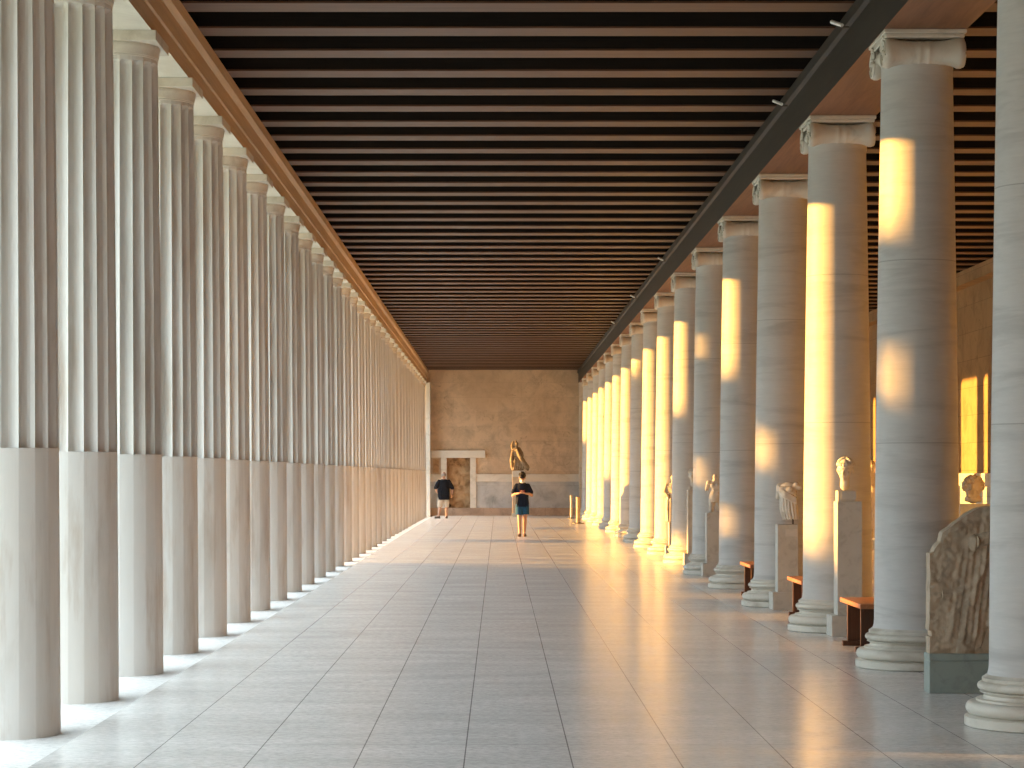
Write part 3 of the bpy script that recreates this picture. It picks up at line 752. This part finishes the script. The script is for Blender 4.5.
# walking person looking at a phone, facing the camera
px, py = .650, 64.4
T = thing('person', 'person in navy t-shirt and teal shorts walking while looking down at a phone', 'person', (px, py, 0))
b = MB()
hipL, hipR = (.09, 0, .90), (-.09, 0, .90)
b.loft([(0, 0, .84, .13, .10), (0, 0, .92, .165, .11), (0, 0, 1.02, .15, .10), (0, 0, 1.12, .145, .095), (0, .0, 1.25, .165, .105), (0, .005, 1.36, .17, .10), (0, .01, 1.43, .13, .075), (0, .01, 1.47, .07, .06)])
b.cap((0, .01, 1.45), (0, -.03, 1.56), .060, .056)
RH = Matrix.Rotation(.58, 3, 'X') @ Matrix.Scale(1.10, 3); HC = (0, -.085, 1.625)
face(b, HC, RH)
kneeR, ankR = (-.075, -.10, .49), (-.070, -.20, .09)
kneeL, ankL = (.075, -.02, .50), (.060, .10, .10)
b.chain([hipR, kneeR], [.088, .056]); b.chain([kneeR, (-.074, -.13, .33), ankR], [.055, .052, .036])
b.chain([hipL, kneeL], [.088, .056]); b.chain([kneeL, (.068, .05, .33), ankL], [.055, .052, .036])
f1 = foot(b, ankR, (-.10, -1, 0)); f2 = foot(b, ankL, (.08, -1, 0), lift=.02)
for s in (-1, 1):
    sh = (s * .168, .01, 1.395); el = (s * .262, -.03, 1.13); wr = (s * .085, -.27, 1.195)
    b.chain([sh, el], [.052, .040]); b.chain([el, (s * .20, -.145, 1.175), wr], [.041, .038, .027])
    hand(b, wr, (-s * .75, -.45, .20), (-s * .2, .35, .9), s, curl=.75)
body = b.fused('body', M['skin'], T, voxel=.0075, smooth=2)
sh = MB(); sh.loft([(0, 0, .825, .185, .135), (0, 0, .90, .190, .137), (0, 0, 1.05, .178, .128), (0, 0, 1.22, .182, .128), (0, .004, 1.34, .186, .120), (0, .01, 1.43, .172, .100), (0, .005, 1.475, .10, .078), (0, 0, 1.49, .075, .068)])
for s in (-1, 1): sh.cap((s * .152, .01, 1.400), (s * .240, -.025, 1.225), .070, .068)
for i in range(6): sh.chain([(-.15 + .06 * i, -.125, .82), (-.12 + .05 * i, -.118, 1.0), (-.10 + .04 * i, -.12, 1.12)], [.014, .012, .006])
sh.fused('t_shirt', M['navy'], T, voxel=.010, smooth=2)
st = MB()
st.loft([(0, 0, .76, .155, .118), (0, 0, .85, .175, .125), (0, 0, .93, .17, .12)])
for (hp, kn, s) in ((hipR, kneeR, -1), (hipL, kneeL, 1)):
    hv, kv = Vector(hp), Vector(kn); n = 18; v = []; ff = []
    for q in range(5):
        c = hv.lerp(kv, .02 + .71 * q / 4); r = .100 + .004 * q
        for k in range(n): a = 2 * PI * k / n; v.append((c.x + r * math.cos(a), c.y + r * 1.02 * math.sin(a), c.z))
    for q in range(4):
        for k in range(n): ff.append((q * n + (k + 1) % n, q * n + k, (q + 1) * n + k, (q + 1) * n + (k + 1) % n))
    ff.append(tuple(range(n))); ff.append(tuple(range(4 * n, 5 * n))[::-1]); st.add(v, ff, True)
st.fused('shorts', M['teal'], T, voxel=.010, smooth=2)
def hair_mesh(hc, R, short=1.0):
    m = MB(); P = lambda x, y, z: Vector(hc) + R @ Vector((x, y, z)); rnd = random.Random(5)
    m.ell(P(0, .022, .040), (.084, .096, .090), R)
    m.ell(P(0, -.055, .080), (.070, .045, .042), R); m.ell(P(0, -.062, .050), (.066, .034, .034), R)
    for q in range(60):
        a = rnd.uniform(0, 2 * PI); e = rnd.uniform(-.15, 1.5)
        if math.sin(a) * math.cos(e) < -.55 and e < .75: continue
        c = Vector((.082 * math.cos(a) * math.cos(e), .022 + .094 * math.sin(a) * math.cos(e), .045 + .088 * math.sin(e)))
        m.cap(P(*c), P(*(c * 1.05 + Vector((rnd.uniform(-.012, .012), rnd.uniform(-.015, .01), .012)))), .016, .009, n=8)
    return m
hair_mesh(HC, RH).fused('hair', M['hair'], T, voxel=.008, smooth=1)
mk = MB(); P = lambda x, y, z: Vector(HC) + RH @ Vector((x, y, z))
mk.ell(P(0, -.042, -.070), (.068, .068, .060), RH); mk.ell(P(0, -.088, -.05), (.034, .028, .034), RH)
mk.tube([P(-.055, -.04, -.05), P(-.083, .01, -.01)], .003, 6); mk.tube([P(.055, -.04, -.05), P(.083, .01, -.01)], .003, 6)
mk.build('face_mask', M['mask'], T)
ey = MB()
for s in (-1, 1): ey.ell(P(s * .032, -.083, -.002), (.009, .005, .005), RH, n=10, m=6)
ey.build('eyes', M['eye'], T)
def sandal(ft, T, mat, closed=False, name='sandal'):
    heel, ball, d, side = ft; m = MB(); z = Vector((0, 0, 1)); h0 = Vector((heel.x, heel.y, .0)); b0 = Vector((ball.x, ball.y, 0))
    m.cap(h0 + z * .012, b0 + d * .035 + z * .012, .040, .046, flat=1.0)
    m2 = MB(); m2.v = [(x, y, max(.0, min(zz, .022 if not closed else .2))) for x, y, zz in [tuple(p) for p in m.v]]; m2.f = m.f; m2.sm = m.sm; m2.mi = m.mi
    if closed:
        m2.cap(h0 + z * .045, b0 + d * .03 + z * .032, .043, .046); m2.cap(h0 + z * .06, b0 + z * .045, .042, .040)
        return m2.fused(name, mat, T, voxel=.008, smooth=1)
    m2.tube([b0 - side * .045 + z * .02, b0 + z * .066, b0 + side * .045 + z * .02], .010, 8)
    mid = (h0 + b0) / 2; m2.tube([mid - side * .042 + z * .02, mid + z * .105 - d * .01, mid + side * .042 + z * .02], .009, 8)
    return m2.build(name, mat, T)
sandal(f1, T, M['shoe'], True, 'shoe'); sandal(f2, T, M['shoe'], True, 'shoe')
ph = MB().box(-.072, .072, -.005, .005, -.036, .036, b=.003); po = ph.build('smartphone', M['phone'], None, (px, py - .325, 1.262)); po.rotation_euler = (-.9, 0, 0)
tag(po, 'small dark red smartphone held in both hands of the walking person', 'phone')

# heavier person seen from the back near the doorway
qx, qy = -2.15, 90.9
T = thing('person', 'balding person in black t-shirt and beige shorts seen from behind near the doorway', 'person', (qx, qy, 0), .25)
b = MB(); hipL, hipR = (.11, 0, .90), (-.11, 0, .90)
b.loft([(0, 0, .84, .16, .13), (0, 0, .92, .195, .15), (0, .02, 1.04, .20, .155), (0, .02, 1.14, .20, .15), (0, .01, 1.28, .205, .14), (0, 0, 1.42, .20, .12), (0, 0, 1.50, .14, .085), (0, 0, 1.54, .075, .065)])
b.cap((0, 0, 1.50), (0, .015, 1.61), .066, .062)
RH = Matrix.Rotation(PI - .15, 3, 'Z') @ Matrix.Rotation(.18, 3, 'X') @ Matrix.Scale(1.06, 3); HC = (0, .02, 1.695)
face(b, HC, RH)
kneeR, ankR = (.115, .06, .49), (.115, .02, .09)
kneeL, ankL = (-.14, .08, .50), (-.235, -.10, .12)
b.chain([hipL, kneeR], [.10, .064]); b.chain([kneeR, (.116, .02, .33), ankR], [.062, .060, .040])
b.chain([hipR, kneeL], [.10, .064]); b.chain([kneeL, (-.18, .0, .34), ankL], [.062, .060, .040])
f1 = foot(b, ankR, (.15, 1, 0)); f2 = foot(b, ankL, (-.55, .85, 0), lift=.03)
for s, sh, el, wr, hd_ in ((-1, (-.225, 0, 1.45), (-.345, -.08, 1.19), (-.27, .04, 1.02), (.5, .5, -.6)), (1, (.225, 0, 1.45), (.335, -.02, 1.17), (.345, .09, .96), (.05, .2, -1))):
    b.chain([sh, el], [.062, .048]); b.chain([el, tuple((Vector(el) * .55 + Vector(wr) * .45)), wr], [.048, .045, .031])
    hand(b, wr, hd_, (-s, .2, 0), 1 if s < 0 else -1, curl=.5)
b.fused('body', M['skin'], T, voxel=.008, smooth=2)
sh = MB(); sh.loft([(0, .01, .73, .225, .185), (0, .015, .92, .238, .19), (0, .02, 1.06, .236, .188), (0, .02, 1.22, .238, .176), (0, .005, 1.38, .236, .150), (0, 0, 1.475, .195, .112), (0, 0, 1.535, .095, .080)])
sh.cap((-.20, 0, 1.44), (-.335, -.065, 1.21), .084, .080); sh.cap((.20, 0, 1.44), (.330, -.02, 1.20), .084, .080)
for i in range(6): sh.chain([(-.16 + .065 * i, -.165, .83), (-.14 + .055 * i, -.155, 1.0), (-.16 + .05 * i, -.15, 1.2)], [.015, .013, .008])
sh.fused('t_shirt', M['black_cloth'], T, voxel=.011, smooth=2)
st = MB(); st.loft([(0, 0, .76, .19, .15), (0, 0, .86, .208, .165), (0, 0, .93, .205, .165)])
for hp, kn in ((hipL, kneeR), (hipR, kneeL)):
    hv, kv = Vector(hp), Vector(kn); n = 18; v = []; ff = []
    for q in range(5):
        c = hv.lerp(kv, .02 + 1.12 * q / 4); r = .118 - .003 * q
        for k in range(n): a = 2 * PI * k / n; v.append((c.x + r * math.cos(a), c.y + r * math.sin(a), c.z))
    for q in range(4):
        for k in range(n): ff.append((q * n + (k + 1) % n, q * n + k, (q + 1) * n + k, (q + 1) * n + (k + 1) % n))
    ff.append(tuple(range(n))); ff.append(tuple(range(4 * n, 5 * n))[::-1]); st.add(v, ff, True)
st.fused('shorts', M['beige'], T, voxel=.011, smooth=2)
hm = MB(); P = lambda x, y, z: Vector(HC) + RH @ Vector((x, y, z))
for q in range(15):
    a = -.25 + (PI + .5) * q / 14
    for z in (-.045, -.02, .005, .03): hm.ell(P(.078 * math.cos(a), .014 + .093 * math.sin(a), z), (.012, .012, .018), RH, n=8, m=6)
hm.fused('hair', M['grey_hair'], T, voxel=.008, smooth=1)
sandal(f1, T, M['shoe'], True, 'shoe'); sandal(f2, T, M['shoe'], True, 'shoe')

TREES = [(1.02, -.5, 5.8, 1.4, 0), (.34, -.5, 5.8, 1.4, 0), (-.34, -.5, 5.8, 1.4, 0), (-1.02, -.5, 5.8, 1.4, 0), (-1.7, -.5, 5.8, 1.4, 0), (1.52, -.5, 4.0, 1.3, -6),
         (2.0, 2.80, 3.85, 1.4, 0), (2.06, -.5, 2.55, 1.4, -7), (3, -.5, .9, 1.5, 0),
         (4, 2.3, 5.7, 1.25, 0), (4.0, -.5, 1.85, 1.5, -6), (5, 1.2, 3.2, 1.4, 0), (5, -.5, .9, 1.5, -6), (6, 1.95, 3.8, 1.5, 0), (6, 4.05, 5.7, 1.0, 6), (6, -.5, 1.65, 1.5, -6),
         (7, .6, 2.9, 1.3, 0), (10, -.5, 4.2, 1.4, 0), (13, -.5, 1.6, 1.5, 0), (17, -.5, 3, 1.4, 0)]
# ------------------------------------------------------------------ trees outside, which stand between the low sun and the colonnade
AZ = math.radians(10.8); EL = math.atan(.123)
def crown(n, seed, leaf=.17):
    """unit crown: radius 1, height 1, filled with leaves"""
    rnd = random.Random(seed); m = MB()
    for i in range(n):
        u = rnd.random(); rr = min(1, (1 - u) * 3.2 + .30) * min(1, u * 4 + .45)
        q = math.sqrt(rnd.random()) * rr; a = rnd.uniform(0, 2 * PI)
        if mnoise.noise(Vector((q * math.cos(a) * 2.2, q * math.sin(a) * 2.2, u * 7 + seed))) < -.45: continue
        c = Vector((q * math.cos(a), q * math.sin(a), u))
        d1 = Vector((rnd.gauss(0, 1), rnd.gauss(0, 1), rnd.gauss(0, .6))).normalized(); d2 = d1.orthogonal().normalized(); k = leaf * rnd.uniform(.6, 1.3)
        Z = Vector((1, 1, .35))
        m.add([c - d1 * k * Z, c - d2 * k * .5 * Z, c + d1 * k * Z, c + d2 * k * .5 * Z], [(0, 1, 2, 3)])
    return m
tr = thing('tree', 'dark leafy tree outside the left row of columns', 'tree', group='trees outside the colonnade')
fo = crown(4200, 11).build('foliage', M['leaf'], tr); tk = MB().lathe([(.16, 0), (.12, .2), (.07, .7), (.02, .95)], 10).build('trunk', M['bark'], tr)
TX = -46.0; first = True
def sun_y(yr): return yr + (3.4 - TX) * math.tan(AZ)
def sun_z(z): return z + (3.4 - TX) / math.cos(AZ) * math.tan(EL)
def tree(yr, z0, z1, r, dx=0.0):
    """a tree whose crown shades the right columns near depth yr between heights z0 and z1"""
    global first
    x = TX + dx; k = (3.4 - x); loc = (x, yr + k * math.tan(AZ), -1.2)
    a = z0 + k / math.cos(AZ) * math.tan(EL) + 1.2 if z0 > -9 else 1.0; b = z1 + k / math.cos(AZ) * math.tan(EL) + 1.2
    t = tr if first else dup(tr, loc); first = False
    t.location = loc; t.rotation_euler = (0, 0, yr * 1.7)
    for c in t.children:
        if c.name.startswith('foliage'): c.location = (0, 0, a); c.scale = (r, r, b - a)
        else: c.scale = (1, 1, b * .95)
# unseen earth bank added beyond the trees to shade the near floor
hv = []; hf = []; HX = -62.0; ny = 120
for i in range(ny + 1):
    yy = -70 + 142 * i / ny
    top = (3.2 - HX) / math.cos(AZ) * math.tan(EL) + .05 + .25 * mnoise.noise(Vector((yy * .35, 1, 1))) + .15 * mnoise.noise(Vector((yy * 1.1, 4, 1)))
    top = -1.3 + (top + 1.3) * min(1, max(0, (70 - yy) / 16)) ** .6
    for (dx, f) in ((12, 0), (6, .55), (1.5, .95), (0, 1), (-3, .97), (-12, .5), (-20, 0)):
        hv.append((HX + dx, yy, -1.35 + (top + 1.35) * f))
for i in range(ny):
    for q in range(6): hf.append((i * 7 + q, (i + 1) * 7 + q, (i + 1) * 7 + q + 1, i * 7 + q + 1))
struct('shade_bank', MB().add(hv, hf, True), M['earth'])
for (n, z0, z1, r, dx) in TREES: tree(RY(n), z0, z1, r, dx)

# ------------------------------------------------------------------ light
W = bpy.data.worlds.new('World'); bpy.context.scene.world = W; W.use_nodes = True
nt = W.node_tree; bg = nt.nodes['Background']
tc = nt.nodes.new('ShaderNodeTexCoord'); sx = nt.nodes.new('ShaderNodeSeparateXYZ'); rp = nt.nodes.new('ShaderNodeValToRGB')
nt.links.new(tc.outputs['Generated'], sx.inputs[0]); nt.links.new(sx.outputs[2], rp.inputs[0])
e = rp.color_ramp.elements; e[0].position = 0; e[0].color = (.17, .175, .18, 1); e[1].position = .72; e[1].color = (1.55, 1.80, 1.95, 1)
x = e.new(.13); x.color = (.25, .28, .31, 1); x = e.new(.40); x.color = (.72, .86, .95, 1)
nt.links.new(rp.outputs[0], bg.inputs['Color']); bg.inputs['Strength'].default_value = 3.3
sd = bpy.data.lights.new('sun', 'SUN'); sd.energy = 17.0; sd.angle = math.radians(.55); sd.color = (1.0, .47, .085)
so = bpy.data.objects.new('sun', sd); C.objects.link(so)
to_sun = Vector((-math.cos(AZ) * math.cos(EL), math.sin(AZ) * math.cos(EL), math.sin(EL)))
so.rotation_euler = to_sun.to_track_quat('Z', 'Y').to_euler(); so.location = (-40, 40, 30)

# ------------------------------------------------------------------ camera
cd = bpy.data.cameras.new('camera'); co = bpy.data.objects.new('camera', cd); C.objects.link(co)
co.location = (0, 0, 1.70); co.rotation_euler = (PI / 2, 0, 0)
cd.sensor_width = 36; cd.lens = 2323 * 36 / 1024; cd.shift_x = (512 - 498.8) / 1024; cd.shift_y = (475 - 384) / 1024
cd.clip_start = .1; cd.clip_end = 800
sc = bpy.context.scene; sc.camera = co; sc.cycles.diffuse_bounces = 3
vs = sc.view_settings; vs.view_transform = 'Standard'; vs.look = 'None'; vs.exposure = 0.36; vs.gamma = 1; vs.use_curve_mapping = False
